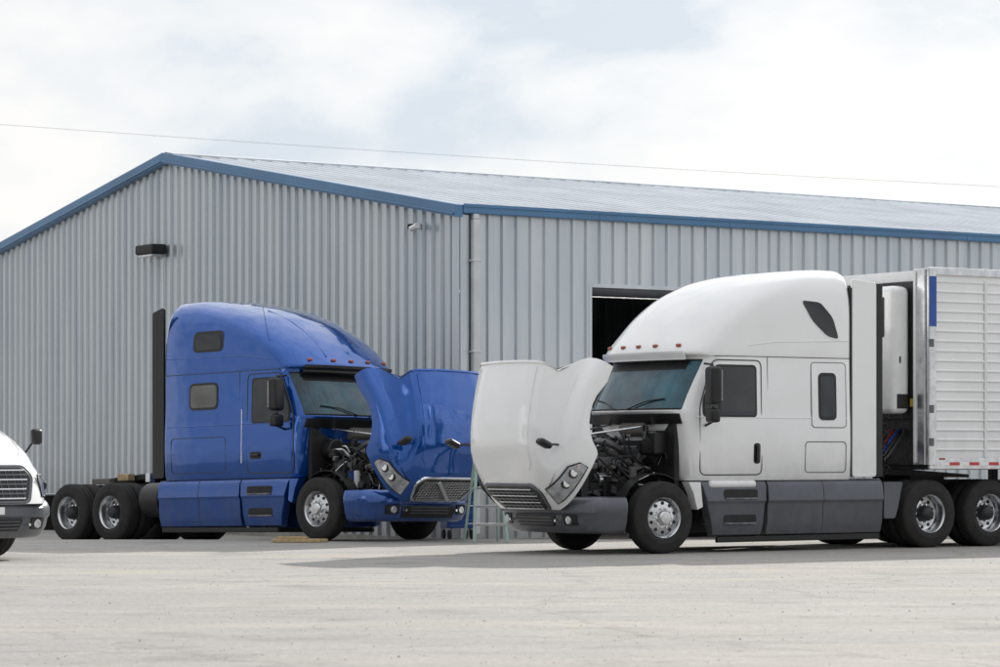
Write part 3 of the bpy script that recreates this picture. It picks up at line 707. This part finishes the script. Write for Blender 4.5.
o=cyl('security_camera',Bd,gpos(tc_-.12,.24,zc),.055,.24,'white','x',16,.01); o.rotation_euler=(0,R(-10),R(-60))
cyl('camera_dome',Bd,gpos(tc_+.14,.15,zc+.03),.06,.1,'dark','z',16,.02)
# ------------------------------------------------------------------ ground
ys=[-400,-100,-20,0,10,20,30,40,46]+[47+.5*k for k in range(14)]+[56,70,120,300,900]
xs=[-900,-200,-60,-20,0,20,60,200,900]
v=[(x,y,g(y)) for y in ys for x in xs]; n=len(xs)
f=[(j*n+i,j*n+i+1,(j+1)*n+i+1,(j+1)*n+i) for j in range(len(ys)-1) for i in range(n-1)]
obj('ground',v,f,'ground',None,recalc=False,sm=60)
v=[];f=[]
rnd=random.Random(3)
for k in range(1800):
    Y=rnd.uniform(18,46); X=rnd.uniform(-.2,.2)*Y; r=rnd.uniform(.003,.010)*(1.6 if rnd.random()<.05 else 1)
    b=len(v)
    for q in range(5):
        a=q*1.2566+rnd.random()*.5; v.append((X+r*math.cos(a)*1.3,Y+r*math.sin(a)*1.2,-.002))
    v.append((X,Y,r*.8))
    for q in range(5): f.append((b+q,b+(q+1)%5,b+5))
M['stone']=mat('stone',(.36,.34,.31),.9,0,0,.5,1.5)
obj('gravel',v,f,'stone',None)
# unseen trees added behind the camera to put dark contrast into paint reflections
v=[];f=[];rnd=random.Random(9)
for k in range(9000):
    a=math.pi*rnd.uniform(1.02,1.98); rr=rnd.uniform(95,110)
    top=11+3*math.sin(a*23)+2*math.sin(a*61+1)
    z=top*rnd.random()**.8; p=Vector((rr*math.cos(a),rr*math.sin(a),z)); s=rnd.uniform(.6,1.3)
    b=len(v)
    for q in range(4): v.append(tuple(p+Vector((rnd.uniform(-s,s),rnd.uniform(-s,s),rnd.uniform(-s,s)))))
    f+=[(b,b+1,b+2),(b,b+2,b+3),(b+1,b+2,b+3)]
M['added_leaf']=mat('added_foliage',(.05,.08,.03),.8,0,0,.6,.3)
obj('added_tree_line',v,f,'added_leaf',None)
# ------------------------------------------------------------------ ladder
Ld=empty('step_ladder',(-.22,46.25,g(46.25))); Ld.rotation_euler=(0,0,R(12))
hL=1.45
for s in (1,-1):
    tube('rail_front',Ld,[(s*.27,-.36,0),(s*.17,0,hL)],.028,'green'); tube('rail_rear',Ld,[(s*.28,.42,0),(s*.17,.04,hL)],.022,'green')
    tube('spreader',Ld,[(s*.23,-.2,.65),(s*.23,.26,.65)],.008,'alu')
for k in range(1,5):
    t=k/5; box('step_%d'%k,Ld,(0,-.36*(1-t),hL*t),(2*(.27-.10*t),.09,.04),'alu',.006)
    tube('rear_brace_%d'%k,Ld,[(-(.28-.11*t),.42-.38*t,hL*t),((.28-.11*t),.42-.38*t,hL*t)],.01,'alu')
box('ladder_top',Ld,(0,.02,hL+.02),(.42,.2,.05),'green',.015)
Ca=empty('tool_cart',(-.72,48.9,g(48.9))); Ca.rotation_euler=(0,0,R(20))
box('cart_body',Ca,(0,0,.5),(.5,.4,.6),'decal',.02)
for k in range(4): box('drawer_%d'%k,Ca,(0,-.205,.28+.14*k),(.44,.02,.12),'blue_dark',.006)
for a in (-.2,.2):
    for b in (-.15,.15): cyl('caster',Ca,(a,b,.09),.08,.03,'rubber','x',16)
tube('cart_handle',Ca,[(-.25,-.2,.8),(-.25,-.3,.9),(.25,-.3,.9),(.25,-.2,.8)],.012,'chrome')
Pk=empty('wood_planks',(-3.25,46.0,g(46.0))); Pk.rotation_euler=(0,0,R(-8))
box('plank_1',Pk,(0,0,.03),(.8,.14,.05),'wood',.004); box('plank_2',Pk,(.15,.22,.03),(.6,.13,.05),'wood',.004,rot=(0,0,6)); box('plank_3',Pk,(-.1,.1,.075),(.5,.12,.035),'wood',.004,rot=(0,0,-5))
A=Vector((-18.2,92,12.1)); Bp=Vector((17.9,92,9.85)); dd=Bp-A
pw=empty('power_line'); P=[]
for k in range(41):
    t=-.6+2.2*k/40; p=A+dd*t; p.z-=.12*(1-(2*t-1)**2); P.append(tuple(p))
M['cable']=mat('weathered_cable',(.25,.26,.28),.6)
tube('cable',pw,P,.005,'cable')
# ------------------------------------------------------------------ world
w=bpy.data.worlds.new('World'); scene.world=w; w.use_nodes=True; nt=w.node_tree; bg=nt.nodes['Background']
sx,sy=.95,1.6
sdir=Vector((sx,sy,1.0)); elev=math.atan2(1,math.hypot(sx,sy)); rot=math.atan2(sx,sy); sdn=sdir.normalized()
sky=nt.nodes.new('ShaderNodeTexSky'); sky.sky_type='NISHITA'; sky.sun_disc=False; sky.sun_elevation=elev; sky.sun_rotation=rot
tc=N(nt,'ShaderNodeTexCoord'); mp=N(nt,'ShaderNodeMapping'); mp.inputs['Scale'].default_value=(1,1,2.0); mp.inputs['Location'].default_value=(.35,.1,.2); nt.links.new(tc.outputs['Generated'],mp.inputs[0])
n1=N(nt,'ShaderNodeTexNoise'); n1.inputs['Scale'].default_value=8; n1.inputs['Detail'].default_value=10; n1.inputs['Roughness'].default_value=.52; n1.inputs['Distortion'].default_value=.15; nt.links.new(mp.outputs[0],n1.inputs['Vector'])
r=nt.nodes.new('ShaderNodeValToRGB'); r.color_ramp.elements[0].position=.38; r.color_ramp.elements[0].color=(6.5,7.1,7.8,1); r.color_ramp.elements[1].position=.57; r.color_ramp.elements[1].color=(9.35,9.2,9.05,1)
e=r.color_ramp.elements.new(.46); e.color=(8.1,8.35,8.6,1)
nt.links.new(n1.outputs[0],r.inputs[0])
sp=N(nt,'ShaderNodeSeparateXYZ'); nt.links.new(tc.outputs['Generated'],sp.inputs[0])
mr=N(nt,'ShaderNodeMapRange'); nt.links.new(sp.outputs[2],mr.inputs[0]); mr.inputs[1].default_value=.2; mr.inputs[2].default_value=.75; mr.inputs[3].default_value=1; mr.inputs[4].default_value=1.35
dt=N(nt,'ShaderNodeVectorMath',operation='DOT_PRODUCT'); nt.links.new(tc.outputs['Generated'],dt.inputs[0]); dt.inputs[1].default_value=tuple(sdn)
md=N(nt,'ShaderNodeMapRange'); nt.links.new(dt.outputs['Value'],md.inputs[0]); md.inputs[1].default_value=-.8; md.inputs[2].default_value=.9; md.inputs[3].default_value=.62; md.inputs[4].default_value=1.06
fac=mulv(nt,mr.outputs[0],md.outputs[0])
sc=N(nt,'ShaderNodeVectorMath',operation='SCALE'); nt.links.new(r.outputs[0],sc.inputs[0]); nt.links.new(fac,sc.inputs['Scale'])
o=mixc(nt,.92,sky.outputs[0],sc.outputs[0]); nt.links.new(o,bg.inputs[0]); bg.inputs[1].default_value=.107
sd=bpy.data.lights.new('sun','SUN'); sd.energy=5.0; sd.angle=R(.5); sd.color=(1,.96,.9); so=bpy.data.objects.new('sun',sd); scene.collection.objects.link(so)
so.rotation_euler=(-sdir).to_track_quat('-Z','Y').to_euler()
# ------------------------------------------------------------------ camera
cd=bpy.data.cameras.new('camera'); co=bpy.data.objects.new('camera',cd); scene.collection.objects.link(co); scene.camera=co
co.location=(0,0,1.45); co.rotation_euler=(R(90),0,0); cd.sensor_width=36; cd.lens=36*2.874; cd.shift_y=.1185; cd.clip_end=3000; cd.clip_start=.5
cd.dof.use_dof=True; cd.dof.focus_distance=43; cd.dof.aperture_fstop=4
scene.view_settings.view_transform='Standard'; scene.view_settings.look='None'; scene.view_settings.exposure=0
